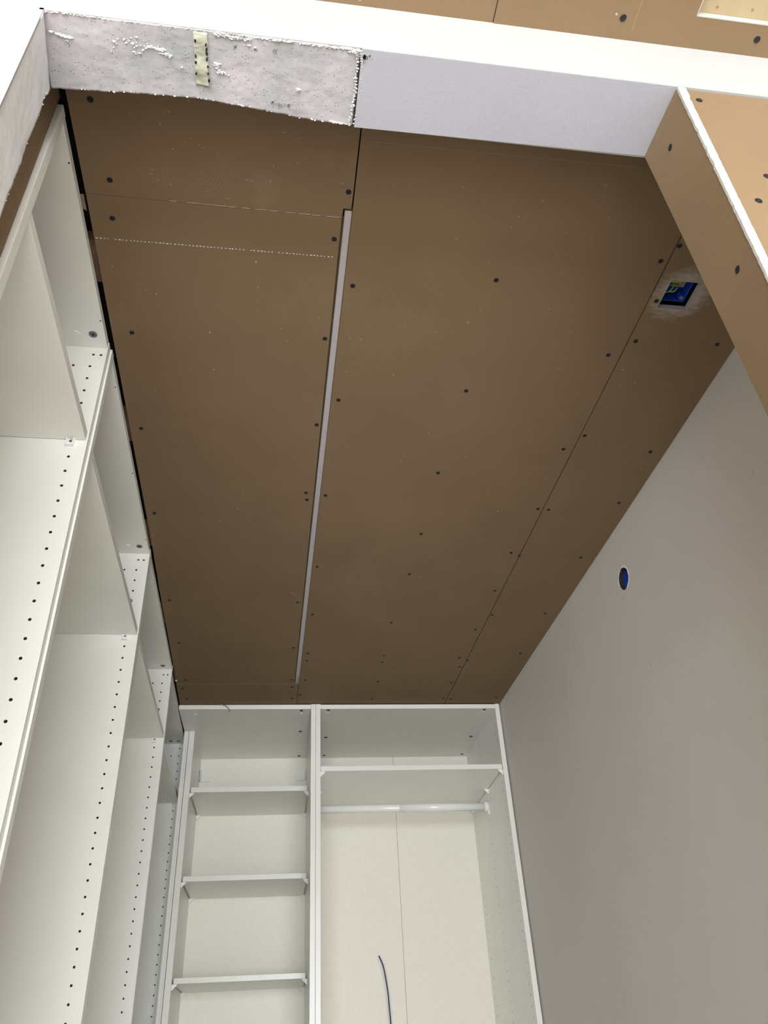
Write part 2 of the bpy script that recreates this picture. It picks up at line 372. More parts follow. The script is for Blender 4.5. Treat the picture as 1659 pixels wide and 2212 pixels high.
# --- right wall of the closet with a round hole for a wall box
def wall_right():
    ya, yb, xa, xb = 0.483, 3.0, 0.7826, 0.7777
    th = 0.0104
    def xx(y): return xa+(xb-xa)*(y-ya)/(yb-ya)
    cy, cz, r = 1.4392, 0.879, 0.0262
    q = 0.06
    bm = B()
    def blk(y0, y1, z0, z1):
        hexa(bm, [(xx(y0),y0,z0),(xx(y0)+th,y0,z0),(xx(y1)+th,y1,z0),(xx(y1),y1,z0),(xx(y0),y0,z1),(xx(y0)+th,y0,z1),(xx(y1)+th,y1,z1),(xx(y1),y1,z1)])
    blk(ya, cy-q, FL, 1.05); blk(cy+q, yb, FL, 1.05); blk(cy-q, cy+q, FL, cz-q); blk(cy-q, cy+q, cz+q, 1.05)
    n = 48; sq = []; ci = []
    for side in (0, th):
        s_, c_ = [], []
        for k in range(n):
            a = 2*math.pi*k/n; c, s = math.cos(a), math.sin(a)
            m_ = q/max(abs(c), abs(s)); rr = r*(1+0.025*math.sin(5*a+1))
            s_.append(bm.verts.new(U(xx(cy+c*m_)+side, cy+c*m_, cz+s*m_))); c_.append(bm.verts.new(U(xx(cy+c*rr)+side, cy+c*rr, cz+s*rr)))
        sq.append(s_); ci.append(c_)
    for k in range(n):
        j = (k+1) % n
        bm.faces.new([sq[0][k], sq[0][j], ci[0][j], ci[0][k]])
        bm.faces.new([sq[1][k], ci[1][k], ci[1][j], sq[1][j]])
        bm.faces.new([ci[0][k], ci[0][j], ci[1][j], ci[1][k]]).material_index = 1
    o = build('wall_right', bm, [paint_taupe, gypsum]); struct(o)
    # torn rim of the hole and small chips
    bm = B()
    for k in range(26):
        a = math.radians(95+k*6.4); rr = r*(1.0+random.uniform(0.0, 0.05))
        y, z = cy+math.cos(a)*rr, cz+math.sin(a)*rr
        s_ = random.uniform(0.0012, 0.0026)
        box(bm, xx(y)-0.0006, xx(y), y-s_, y+s_*0.6, z-s_, z+s_)
    tag(build('torn_rim', bm, gypsum, o), 'pale torn paper around the round hole')
    return o
wall_r = wall_right()
bm = B(); box(bm, 0.81, 0.82, 0.483, 3.02, FL, 1.06); o = build('wall_right_cavity', bm, dark); o.name = 'wall_right.001'; struct(o)
bm = B(); box(bm, -0.80, 0.82, 3.0, 3.02, FL, 1.06); o = build('wall_back', bm, paint_taupe); struct(o)
bm = B(); box(bm, -0.80, -0.785, 0.483, 3.0, FL, 1.06); o = build('wall_left', bm, paint_taupe); struct(o)
# narrow plasterboard return between the jamb and the first wardrobe frame
bm = B(); box(bm, -0.2965, -0.2855, 0.480, 0.5455, FL, 1.012); box(bm, -0.785, -0.2965, 0.477, 0.487, FL, 1.05)
o = build('wall_left_return', bm, paper); o.name = 'wall_left.001'; struct(o)
o['label'] = 'narrow strip of brown plasterboard between the broken plaster jamb and the first wardrobe frame'

bm = B()
def wx(y): return 0.7826+(0.7777-0.7826)*(y-0.483)/(3.0-0.483)
for (y, z, n_, sy, sz) in ((1.462, .842, 9, .004, .006), (1.435, .850, 4, .003, .004), (1.24, .955, 2, .001, .003), (1.36, .96, 2, .001, .004), (1.09, .80, 3, .002, .003), (1.42, .66, 6, .003, .004), (1.45, .90, 7, .03, .02), (0.93, .78, 3, .002, .006), (1.405, .865, 3, .006, .003)):
    for _ in range(n_):
        yy_ = y+random.gauss(0, sy); zz_ = z+random.gauss(0, sz); l = random.uniform(.0006, .0026); w_ = random.uniform(.0002, .0005)
        box(bm, wx(yy_)-.00012, wx(yy_)+.0003, yy_-w_, yy_+w_, zz_-l, zz_+l)
tag(build('wall_smudges', bm, M_('grey_pencil', (0.30, 0.275, 0.25), 0.9), wall_r), 'small grey scuffs around the hole', kind='stuff')

# --- front wall with the opening the camera looks through
bm = B()
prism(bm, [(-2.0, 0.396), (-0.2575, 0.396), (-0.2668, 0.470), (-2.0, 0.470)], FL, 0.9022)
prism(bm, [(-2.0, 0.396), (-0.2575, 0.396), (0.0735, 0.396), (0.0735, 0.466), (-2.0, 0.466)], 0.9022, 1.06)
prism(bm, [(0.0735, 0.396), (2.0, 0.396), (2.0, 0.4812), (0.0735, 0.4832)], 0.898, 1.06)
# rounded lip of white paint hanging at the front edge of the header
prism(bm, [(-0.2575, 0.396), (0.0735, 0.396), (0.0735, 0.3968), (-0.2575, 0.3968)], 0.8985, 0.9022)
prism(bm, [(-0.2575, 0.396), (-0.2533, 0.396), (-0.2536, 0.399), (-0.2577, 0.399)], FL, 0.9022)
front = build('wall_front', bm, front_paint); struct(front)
# smooth underside of the header (primer, greyer than the white face)
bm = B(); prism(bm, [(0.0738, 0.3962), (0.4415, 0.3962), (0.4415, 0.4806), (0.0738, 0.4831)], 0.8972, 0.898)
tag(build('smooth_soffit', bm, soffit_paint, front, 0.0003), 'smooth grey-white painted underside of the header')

def rough_sheet(name, nu, nv, pos, nrm, thick, m, parent, amp=0.0011, fr=18):
    """displaced skin: pos(u,v) in drawing units, nrm = outward direction, closed at the rim"""
    bm = B(); g = []
    for i in range(nu+1):
        row = []
        for j in range(nv+1):
            p = pos(i/nu, j/nv); w = U(*p)
            h = noise.noise(w*fr)*amp + noise.noise(w*fr*3.1)*amp*0.5 + noise.noise(w*fr*9)*amp*0.25
            row.append(bm.verts.new(w+Vector(nrm)*h))
        g.append(row)
    bk = [[None]*(nv+1) for _ in range(nu+1)]
    for i in range(nu+1):
        for j in range(nv+1):
            if i in (0, nu) or j in (0, nv): bk[i][j] = bm.verts.new(g[i][j].co-Vector(nrm)*thick)
    for i in range(nu):
        for j in range(nv):
            f = bm.faces.new([g[i][j], g[i+1][j], g[i+1][j+1], g[i][j+1]]); f.smooth = True
    for i in range(nu):
        for j in (0, nv): bm.faces.new([g[i][j], bk[i][j], bk[i+1][j], g[i+1][j]])
    for j in range(nv):
        for i in (0, nu): bm.faces.new([g[i][j], g[i][j+1], bk[i][j+1], bk[i][j]])
    W = WM[parent]
    bmesh.ops.transform(bm, matrix=W.inverted(), verts=bm.verts)
    bmesh.ops.recalc_face_normals(bm, faces=bm.faces)
    me = bpy.data.meshes.new(name); bm.to_mesh(me); bm.free(); me.materials.append(m)
    o = link(name, me, parent); WM[o] = W.copy(); return o
BK = [(-0.2626, .4762), (-0.1676, .4717), (-0.1021, .4700), (-0.0355, .4748), (0.0172, .4803), (0.0735, .4822)]
def backedge(x):
    if x <= BK[0][0]: return BK[0][1]
    for (a, ya), (b, yb) in zip(BK, BK[1:]):
        if x <= b: return ya+(yb-ya)*(x-a)/(b-a)
    return BK[-1][1]
def sof(u, v):
    x = -0.2615+(0.0715+0.2615)*u
    if u > 0.999: x += 0.0016*noise.noise(Vector((v*9, 3.3, 0)))+0.0012*noise.noise(Vector((v*31, 1.3, 0)))-0.001*v
    y1 = backedge(x)+0.0009*noise.noise(Vector((x*90, 0, 0)))+0.0007*noise.noise(Vector((x*300, 5, 0)))
    y0 = 0.3968+0.0006*noise.noise(Vector((x*60, 7, 0)))
    return (x, y0+(y1-y0)*v, 0.8985)
tag(rough_sheet('scraped_plaster_soffit', 170, 46, sof, (0, 0, -1), 0.006, plaster, front), 'scraped grey plaster underside of the header with a ragged back edge')
def jam(u, v):
    z = 0.8975+(FL-0.8975)*v
    xf, xb = -0.2535-0.0035*min(1, (0.8975-z)/0.35), -0.2620+0.004*min(1, (0.8975-z)/0.4)
    k = min(1, max(0, (0.885-z)/0.015))
    yb = 0.4762-0.0045*k+0.0012*noise.noise(Vector((z*70, 2, 0)))+0.0010*noise.noise(Vector((z*230, 9, 0)))
    y = 0.397+(yb-0.397)*u
    return (xf+(xb-xf)*u, y, z)
tag(rough_sheet('scraped_plaster_jamb', 26, 420, jam, (1, 0, 0), 0.006, plaster_cream, front, 0.0013, 14), 'scraped cream and grey plaster face of the left jamb')
# yellow-green filler strip let into the soffit
def pat(u, v):
    x = -0.1045+0.0145*u; y = 0.3995+0.055*v
    return (x+0.0009*noise.noise(Vector((v*22, u*3, 0))), y+0.001*noise.noise(Vector((u*22, 3, 0))), 0.8972)
tag(rough_sheet('filler_patch', 8, 30, pat, (0, 0, -1), 0.004, green_patch, front, 0.0022, 60), 'rough yellow-green filler strip in the plaster soffit')
# dark pits along the edges of the filler strip
bm = B()
for (x, y) in ((-0.1025,.4075),(-0.0915,.4100),(-0.0910,.4150),(-0.0912,.4200),(-0.1030,.4230),(-0.0912,.4260),(-0.1035,.4300),(-0.0905,.4330),(-0.0905,.4400),(-0.1035,.4420),(-0.0900,.4480)):
    for _ in range(2):
        xx_, yy_ = x+random.uniform(-.0006,.0006), y+random.uniform(-.001,.001); s_ = random.uniform(.0006,.0012)
        box(bm, xx_-s_*.7, xx_+s_*.7, yy_-s_, yy_+s_, 0.8955, 0.8985)
tag(build('dark_pits', bm, dark, front), 'dark pits beside the filler strip', kind='stuff')
# the jagged crack between scraped plaster and smooth soffit, with loose plaster flakes
bm = B(); box(bm, 0.0712, 0.0752, 0.402, 0.4795, 0.8983, 0.8990)
tag(build('crack_shadow_gap', bm, dark, front), 'dark jagged crack where scraped plaster meets smooth soffit')
bm = B()
def flake(bm, x, y, s, z=0.8965, n=6):
    """an irregular chip hanging from the soffit"""
    c = bm.verts.new(U(x+random.uniform(-s, s)*0.3, y+random.uniform(-s, s)*0.3, z-random.uniform(0.0001, 0.0007)))
    a0 = random.uniform(0, 6); ring = []
    for k in range(n):
        r_ = s*random.uniform(0.45, 1.15); a = a0+2*math.pi*k/n
        ring.append(bm.verts.new(U(x+r_*math.cos(a), y+r_*math.sin(a)*0.6, z+0.0012)))
    for k in range(n): bm.faces.new([c, ring[k], ring[(k+1) % n]])
    bm.faces.new(ring)
def smear(bm, x0, y0, x1, y1, n, s, spread, z=0.8971):
    """a ragged run of overlapping chips along a stroke"""
    for i in range(n):
        u = random.random()
        flake(bm, x0+(x1-x0)*u+random.gauss(0, spread), max(.3972, y0+(y1-y0)*u+random.gauss(0, spread*.5)), s*random.uniform(.35, 1.1), z, 8)
crack = [(0.0690, .402), (0.0712, .408), (0.0722, .418), (0.0710, .428), (0.0728, .440), (0.0716, .452), (0.0712, .462), (0.0700, .470), (0.0690, .4795)]
for (xa, ya), (xb, yb) in zip(crack, crack[1:]): smear(bm, xa-.0016, ya, xb-.0016, yb, 10, .0022, .0006); smear(bm, xa+.0042, ya, xb+.0042, yb, 5, .0016, .0006)
smear(bm, .060, .4005, .078, .402, 20, .003, .001); smear(bm, .074, .403, .076, .416, 14, .0026, .0008)
smear(bm, -.2505, .417, -.232, .4205, 34, .0038, .0008); smear(bm, -.236, .4235, -.234, .424, 4, .002, .0005)
for _ in range(30): flake(bm, random.gauss(-.168, .013), random.gauss(.421, .004), random.uniform(.0008, .0028), .8971, 7)
smear(bm, -.152, .420, -.136, .423, 26, .0034, .001); smear(bm, -.139, .4255, -.130, .427, 16, .003, .0008)
smear(bm, -.082, .4290, -.0790, .4400, 22, .0034, .0008); smear(bm, -.079, .437, -.070, .4400, 10, .002, .001)
smear(bm, .0050, .4465, .0085, .4480, 8, .0028, .0008); smear(bm, -.120, .437, -.118, .438, 4, .002, .0005)
smear(bm, .045, .4795, .070, .4815, 30, .0024, .0008)
smear(bm, -.052, .4062, -.040, .408, 8, .0022, .0008)
tag(build('plaster_flakes', bm, M_('flaked_plaster', (0.52, 0.505, 0.51), 0.9), front), 'loose white plaster flakes on the soffit', kind='stuff')
bm = B()
smear(bm, -.255, .3975, -.05, .3978, 110, .0022, .0005, .8975); smear(bm, -.082, .400, -.045, .4015, 60, .0042, .0009); smear(bm, -.06, .3985, .075, .3995, 90, .0032, .0008, .8974)
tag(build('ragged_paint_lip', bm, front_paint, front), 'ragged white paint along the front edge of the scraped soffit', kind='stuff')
bm = B()
for (x, y, l) in ((.0755,.4035,.004),(.0770,.4055,.006),(.0800,.4040,.004),(.0830,.4035,.003),(.0765,.410,.004),(.0690,.405,.004),(-.062,.4085,.003),(-.040,.4100,.0025),(-.020,.409,.002),(-.012,.4660,.004),(-.020,.4640,.003),(-.004,.466,.003)):
    for _ in range(7):
        w_ = random.uniform(.0002, .0007); xx_ = x+random.gauss(0, .0014); yy_ = y+random.gauss(0, .001); ll_ = l*random.uniform(.3, 1)
        box(bm, xx_-w_, xx_+w_, yy_-ll_*.5, yy_+ll_*.5, 0.89705 if x > .0738 else 0.8974, 0.8985)
tag(build('dark_smudges', bm, M_('grey_smudge', (0.30, 0.30, 0.32), 0.9), front), 'dark grey scuff strokes near the crack', kind='stuff')
bm = B()
for _ in range(34):
    x = random.uniform(-.258, .07); flake(bm, x, backedge(x)-random.uniform(0, .0015), random.uniform(.0008, .0018), z=0.8974)
for i in range(60):
    z = 0.89-0.011*i; 
    c = bm.verts.new(U(-0.2618+0.003*min(1, (0.8975-z)/0.4)+random.uniform(-.0006,.0014), 0.4722+random.uniform(-.002, .001), z))
    rr = [bm.verts.new(U(-0.2632+random.uniform(-.0005,.0005), 0.4722+0.0018*math.cos(a+i), z+0.003*math.sin(a+i)*random.uniform(.5,1.4))) for a in (0, 1.25, 2.5, 3.8, 5)]
    for k in range(5): bm.faces.new([c, rr[k], rr[(k+1) % 5]])
tag(build('edge_crumbs', bm, plaster_cream, front), 'crumbly broken edge of the plaster', kind='stuff')

# right jamb: one plasterboard strip, its gypsum edge showing, and the face board beyond
def jx(z, y):                             # slightly twisted jamb board
    zf = max(-1, min(1, (0.895-z)/0.335)); fx = 0.4338-0.0088*max(0, min(1.0, zf))
    bxk = 0.4300+0.0112*max(0, min(1.0, (0.898-z)/0.43))
    k = (y-0.396)/(0.4808-0.396); return fx+(bxk-fx)*k
bm = B()
zs = [0.897-0.014*i for i in range(36)]+[0.0, FL]
def loft(rows):
    bm = B(); R = [[bm.verts.new(U(*p)) for p in row] for row in rows]
    for a, b in zip(R, R[1:]):
        for i in range(len(a)):
            j = (i+1) % len(a)
            f = bm.faces.new([a[i], a[j], b[j], b[i]])
    bm.faces.new(R[0]); bm.faces.new(R[-1][::-1]); return bm
y0, y1 = 0.3985, 0.4806
bm = loft([[(jx(z,y0),y0,z), (jx(z,y0)+.0104,y0,z), (jx(z,y1)+.0104,y1,z), (jx(z,y1),y1,z)] for z in zs])
jamb_panel = build('jamb_plasterboard', bm, paper, front); tag(jamb_panel, 'brown plasterboard lining of the right jamb')
for (y, z) in ((0.4403, 0.847), (0.4281, 0.6114), (0.44, 0.35), (0.43, 0.05)):
    place('screw', ME_screw, jamb_panel, (jx(z, y)-0.0004, y, z), FACE_MX)
bm = B(); n = 240; L_, R_ = [], []
for i in range(n+1):
    z = 0.8965+(0.2-0.8965)*i/n
    a = jx(z, 0.396)-0.0005+0.0011*noise.noise(Vector((z*110, 0, 0)))+0.0006*noise.noise(Vector((z*400, 2, 0)))
    b = jx(z, 0.396)+0.0088+0.0004*noise.noise(Vector((z*90, 4, 0))) + (0.0012 if i < 8 else 0)
    y = 0.3958+0.0004*noise.noise(Vector((z*150, 8, 0)))
    L_.append([bm.verts.new(U(a, y, z)), bm.verts.new(U(a, 0.3988, z))]); R_.append([bm.verts.new(U(b, y, z)), bm.verts.new(U(b, 0.3988, z))])
for i in range(n):
    bm.faces.new([L_[i][0], R_[i][0], R_[i+1][0], L_[i+1][0]]); bm.faces.new([L_[i][0], L_[i+1][0], L_[i+1][1], L_[i][1]])
    bm.faces.new([R_[i][0], R_[i][1], R_[i+1][1], R_[i+1][0]])
bm.faces.new([L_[0][0], L_[0][1], R_[0][1], R_[0][0]])
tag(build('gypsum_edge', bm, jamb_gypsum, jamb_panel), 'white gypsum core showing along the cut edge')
y0, y1 = 0.3985, 0.409
bm = loft([[(jx(z,.396)+.0098,y0,z), (1.6,y0,z), (1.6,y1,z), (jx(z,.396)+.0098,y1,z)] for z in zs])
face_panel = build('face_plasterboard', bm, paper, front); tag(face_panel, 'brightly lit brown plasterboard right of the opening')
for (x, z) in ((0.4551, 0.8754), (0.486, 0.73), (0.4604, 0.683), (0.47, 0.45), (0.62, 0.86), (0.62, 0.6)):
    place('screw', ME_screw, face_panel, (x, 0.3982, z), FACE_MY)
bx('wall_stud', front, batten_m, 0.455, 1.6, 0.4095, 0.476, FL, 0.897, bevel=0)

# --- closet ceiling: separate boards with open joints under a dark cavity
bm = B(); box(bm, -0.80, 0.82, 0.40, 3.02, 1.055, 1.07)
ceil = build('ceiling', bm, dark); struct(ceil)
def ceiling_board(pts, screws, m, z=1.0, label=None, parent=None):
    bm = B(); prism(bm, pts, z, z+0.0104)
    o = build('plasterboard', bm, m, parent or ceil, 0.0006)
    if label: o['label'] = label
    for (x, y) in screws: place('screw', ME_screw, o, (x, y, z-0.0004), FACE_UP)
    return o
lc = [(-0.2465, 0.5388), (-0.2384, 0.6467), (-0.2429, 0.7055), (-0.2414, 0.9168), (-0.2526, 1.1519), (-0.2547, 1.4248), (-0.2551, 1.8049), (-0.25, 2.0457), (-0.248, 2.3003), (-0.2621, 2.3638), (-0.2533, 2.4445)]
ll = [(0.0841, 0.631), (0.0705, 0.7082), (0.0712, 0.9011), (0.0713, 1.1153), (0.063, 1.3296), (0.0663, 1.3539), (0.0673, 1.8014), (0.0676, 2.0665), (0.0712, 2.289), (0.0747, 2.3421), (0.0785, 2.4349)]
lr = [(0.1061, 0.7894), (0.1063, 1.0458), (0.1043, 1.3364), (0.1057, 1.6238), (0.1093, 1.8649), (0.1103, 2.1014), (0.1104, 2.1514), (0.1125, 2.2915), (0.1025, 2.4079)]
mc = [(0.328, 0.7572), (0.3346, 1.0024), (0.3286, 1.2425), (0.3331, 1.4675), (0.3341, 1.6457), (0.3258, 1.9029), (0.3347, 2.1095), (0.3351, 2.1541), (0.3396, 2.2966), (0.3379, 2.4382)]
rl = [(0.5741, 0.6974), (0.5643, 0.8944), (0.5666, 1.1486), (0.5754, 1.353), (0.5635, 1.5344), (0.5697, 1.7161), (0.5691, 1.9342), (0.5622, 2.118), (0.577, 2.1798), (0.5755, 2.2982), (0.5739, 2.4263)]
rr = [(0.5916, 0.6679), (0.6, 0.7723), (0.6, 0.8591), (0.596, 1.1054), (0.6005, 1.3548), (0.5868, 1.5457), (0.5949, 1.8457), (0.5912, 2.1332), (0.602, 2.4337)]
wl = [(0.7467, 0.8531), (0.7489, 1.1432), (0.7506, 1.3183), (0.7422, 1.5448), (0.7395, 1.8312), (0.7406, 2.0803), (0.7514, 2.4114)]
A1 = ceiling_board([(-0.2754, 0.470), (0.0908, 0.470), (0.0908, 0.6575), (0.0795, 0.6575), (0.0785, 0.6735), (-0.2735, 0.6701)], [p for p in lc+ll if p[1] < 0.67], paper_swirl, 1.0003)
A2 = ceiling_board([(-0.2733, 0.6703), (0.0782, 0.6737), (0.0812, 2.3185), (-0.2778, 2.3315), (-0.2762, 2.2), (-0.2752, 1.75), (-0.2727, 1.54)], [p for p in lc+ll if 0.67 < p[1] < 2.32], paper, 0.9996)
A3 = ceiling_board([(-0.2783, 2.3318), (0.0808, 2.3189), (0.0940, 2.3210), (0.0945, 2.99), (-0.2812, 2.99)], [p for p in lc+ll if p[1] > 2.32], paper, 0.9990)
Bm = ceiling_board([(0.0924, 0.470), (0.5857, 0.470), (0.5882, 2.99), (0.0955, 2.99), (0.0950, 2.32)], lr+mc+rl, paper, 1.0)
# right column with the square box opening
hx0, hx1, hy0, hy1 = 0.6066, 0.6598, 0.7305, 0.7870
bm = B()
xl0, xl1 = 0.5876, 0.5900
def slab(pts): prism(bm, pts, 1.0, 1.0104)
slab([(0.5876, .470), (.781, .470), (.781, hy0), (0.5879, hy0)])
slab([(0.5879, hy0), (hx0, hy0), (hx0, hy1), (0.5879, hy1)])
slab([(hx1, hy0), (.781, hy0), (.781, hy1), (hx1, hy1)])
slab([(0.5879, hy1), (.781, hy1), (.7775, 2.99), (0.5902, 2.99)])
Br = build('plasterboard', bm, paper_smear, ceil)
tag(Br, 'plasterboard strip with white filler smeared round a square opening')
for (x, y) in rr+wl: place('screw', ME_screw, Br, (x, y, 0.9996), FACE_UP)
bm = B()
e = 0.0008
box(bm, hx0-.0002, hx0+e, hy0, hy1, 1.0, 1.0102); box(bm, hx1-e, hx1+.0002, hy0, hy1, 1.0, 1.0102)
box(bm, hx0, hx1, hy1-e, hy1+.0002, 1.0, 1.0102); box(bm, hx0, hx1, hy0-.0002, hy0+e, 1.0, 1.0102)
tag(build('cut_gypsum_edge', bm, dusty_gypsum, Br), 'white cut edge of the square opening')
# printed dash rows, scored lines and a painted lit edge on the boards
def dashes(parent, x0, x1, y0, y1, n, z, w=0.0011, m=gypsum, name='perforation_marks', fill=0.55):
    bm = B()
    for i in range(n):
        if random.random() < 0.02: continue
        u = (i+random.uniform(-.1, .1))/n; x = x0+(x1-x0)*u; y = y0+(y1-y0)*u; l = (x1-x0)/n*fill*random.uniform(.5, 1.15)
        box(bm, x, x+l, y-w*random.uniform(.3,.6), y+w*random.uniform(.3,.6), z-0.00012, z+0.0001)
    return tag(build(name, bm, m, parent), kind='stuff')
faint = M_('scuffed_paper', (0.32, 0.25, 0.17), 0.9)
faint2 = M_('faintly_scuffed_paper', (0.26, 0.19, 0.115), 0.9)
dashes(A2, -0.2705, 0.0735, 0.7404, 0.7394, 66, 0.9996, 0.0014)
dashes(Bm, 0.105, 0.478, 0.5555, 0.5525, 95, 1.0, 0.0008, faint)
dashes(Bm, 0.10, 0.578, 2.1362, 2.1401, 9, 1.0, 0.0006, faint2, fill=0.8)
dashes(Bm, 0.18, 0.46, 2.300, 2.300, 40, 1.0, 0.008, faint2, fill=0.08)
dashes(Br, 0.595, 0.775, 0.8257, 0.8230, 7, 1.0, 0.0005, faint2, fill=0.7)
dashes(A1, -0.16, 0.075, 0.6700, 0.6722, 12, 1.0003, 0.00035, gypsum, 'lit_edge_line', fill=0.9)  # pale strip painted for light caught on the board edge at the joint
# random scuffs and chips
def scuffs(parent, x0, x1, y0, y1, n, z, m=faint, s0=.0008, s1=.0022):
    bm = B()
    for _ in range(n):
        x = random.uniform(x0, x1); y = random.uniform(y0, y1); l = random.uniform(s0, s1); w = random.uniform(.0004, .0009)
        if random.random() < .5: l, w = w, l
        box(bm, x-l, x+l, y-w, y+w, z-0.00010, z+0.0001)
    tag(build('paper_scuffs', bm, m, parent), kind='stuff')
scuffs(A2, -0.26, 0.07, 0.76, 2.2, 26, 0.9996, faint); scuffs(Bm, 0.11, 0.57, 0.56, 2.4, 60, 1.0)
scuffs(A1, -0.25, 0.08, 0.50, 0.66, 30, 1.0003); scuffs(Br, 0.60, 0.77, 0.82, 2.4, 34, 1.0)
scuffs(A2, 0.045, 0.066, 1.75, 1.79, 16, 0.9996)
# folded paper flap at the board edge and battens glimpsed in the gap above the wardrobes
bm = B(); pts = []
for i in range(9):
    a = math.pi*1.1*i/8
    pts.append((-0.2775-0.0035*math.sin(a), 0.9998+0.003*(1-math.cos(a))*0.5-0.002))
f0 = [bm.verts.new(U(x, 0.672, z)) for x, z in pts]; f1 = [bm.verts.new(U(x, 0.690+0.001*i, z)) for i, (x, z) in enumerate(pts)]
for i in range(8): bm.faces.new([f0[i], f0[i+1], f1[i+1], f1[i]])
g_ = bmesh.ops.solidify(bm, geom=list(bm.faces), thickness=0.0004)
tag(build('torn_paper_flap', bm, M_('bare_paper', (0.50, 0.38, 0.30), 0.8), A2), 'curled flap of torn brown paper')
for y in (0.755, 1.13, 1.50, 1.88, 2.26): bx('ceiling_batten', ceil, batten_m, -0.36, -0.262, y, y+0.075, 1.0125, 1.035)
bm = B(); box(bm, -0.2785, -0.2735, 2.300, 2.306, 0.9975, 0.9996)
tag(build('plaster_chip', bm, gypsum, A2), 'small white chip stuck at the board edge')

# --- recessed LED profile between the boards
led = root('led_profile', 0.088, 1.49, 1.0, 'long slim lilac-white linear light recessed between the brown ceiling boards', 'light fitting')
def lx(y, k): # k 0..1 across
    a = 0.0818+(0.0832-0.0818)*(y-.658)/(2.32-.658); b = 0.0918+(0.0942-0.0918)*(y-.658)/(2.32-.658)
    return a+(b-a)*k
bm = B()
def strip(k0, k1, y0, y1, z0, z1):
    hexa(bm, [(lx(y0,k0),y0,z0),(lx(y0,k1),y0,z0),(lx(y1,k1),y1,z0),(lx(y1,k0),y1,z0),(lx(y0,k0),y0,z1),(lx(y0,k1),y0,z1),(lx(y1,k1),y1,z1),(lx(y1,k0),y1,z1)])
strip(-0.02, 0.04, .661, 2.3185, 0.9998, 1.010); strip(0.96, 1.02, .661, 2.3185, 0.9998, 1.010); strip(-0.02, 1.02, .661, 2.3185, 1.010, 1.0125)
build('aluminium_channel', bm, alu, led)
bm = B(); strip(0.05, 0.95, .6605, 2.262, 0.9996, 1.0012); d = build('diffuser_cover', bm, diffuser, led, 0.0006)
bm = B(); strip(0.05, 0.95, 2.263, 2.3180, 1.0035, 1.005)
tag(build('led_tape', bm, M_('bare_channel_floor', (0.42, 0.40, 0.40), 0.5), led), 'uncovered greyer end of the light channel')
bm = B(); hexa(bm, [(0.0783,.676,1.0106),(0.0816,.676,1.0106),(0.0829,2.31,1.0106),(0.0806,2.31,1.0106),(0.0783,.676,1.0125),(0.0816,.676,1.0125),(0.0829,2.31,1.0125),(0.0806,2.31,1.0125)])
build('channel_lip', bm, M_('olive_dust', (0.22, 0.17, 0.09), 0.8), led)

# --- square ceiling box with wires
jb = root('ceiling_junction_box', 0.633, 0.757, 1.02, 'open blue square electrical box with green and yellow wires in the ceiling opening', 'electrical box')
bm = B()
x0, x1, y0, y1, z0, z1 = 0.598, 0.6535, 0.718, 0.7800, 1.0125, 1.040
w = 0.0018
box(bm, x0, x1, y0, y1, z1-w, z1); box(bm, x0, x0+w, y0, y1, z0, z1-w); box(bm, x1-w, x1, y0, y1, z0, z1-w); box(bm, x0+w, x1-w, y0, y0+w, z0, z1-w); box(bm, x0+w, x1-w, y1-w, y1, z0, z1-w)
build('box_shell', bm, blue_pl, jb, 0.0008)
bm = B(); 
for k in range(10):
    a = 2*math.pi*k/10
boss = bmesh.ops.create_cone(bm, cap_ends=True, segments=16, radius1=0.0052, radius2=0.0052, depth=0.012, matrix=Matrix.Translation(U(0.6475, 0.7735, 1.0195)))
build('screw_boss', bm, blue_pl, jb); place('box_screw', ME_clip_screw, jb, (0.6475, 0.7735, 1.0140), FACE_UP)
def wire(pts, m, r=0.0011, name='wire', parent=jb):
    bm = B(); tube(bm, smooth_path([U(*p) for p in pts], 6), r, 8); return build(name, bm, m, parent)
wire([(0.603,.739,1.022),(0.615,.7365,1.014),(0.628,.7375,1.012),(0.643,.739,1.018)], wire_yellow)
wire([(0.603,.744,1.023),(0.612,.7425,1.014),(0.627,.7425,1.013),(0.641,.745,1.02)], wire_yellow)
wire([(0.606,.765,1.018),(0.613,.764,1.013),(0.621,.759,1.012),(0.623,.750,1.014),(0.619,.743,1.02)], wire_green, 0.0015)
wire([(0.606,.7515,1.018),(0.614,.749,1.013),(0.626,.749,1.013),(0.634,.753,1.018),(0.635,.758,1.022)], wire_green, 0.0013)
wire([(0.608,.772,1.018),(0.611,.765,1.0135),(0.617,.7625,1.013),(0.628,.7610,1.013),(0.634,.757,1.018)], wire_yellow, 0.0011)
wire([(0.6055,.778,1.020),(0.609,.770,1.014),(0.610,.762,1.013),(0.607,.755,1.019)], wire_green, 0.0014)
wire([(0.6075,.756,1.020),(0.612,.744,1.013),(0.617,.736,1.013),(0.622,.731,1.02)], wire_yellow, 0.0014)
bm = B(); box(bm, 0.627, 0.645, 0.722, 0.7565, 1.019, 1.034); build('dusty_terminal_block', bm, M_('dusty_grey', (0.22, 0.20, 0.17), 0.9, 0.3, 300), jb, 0.001)

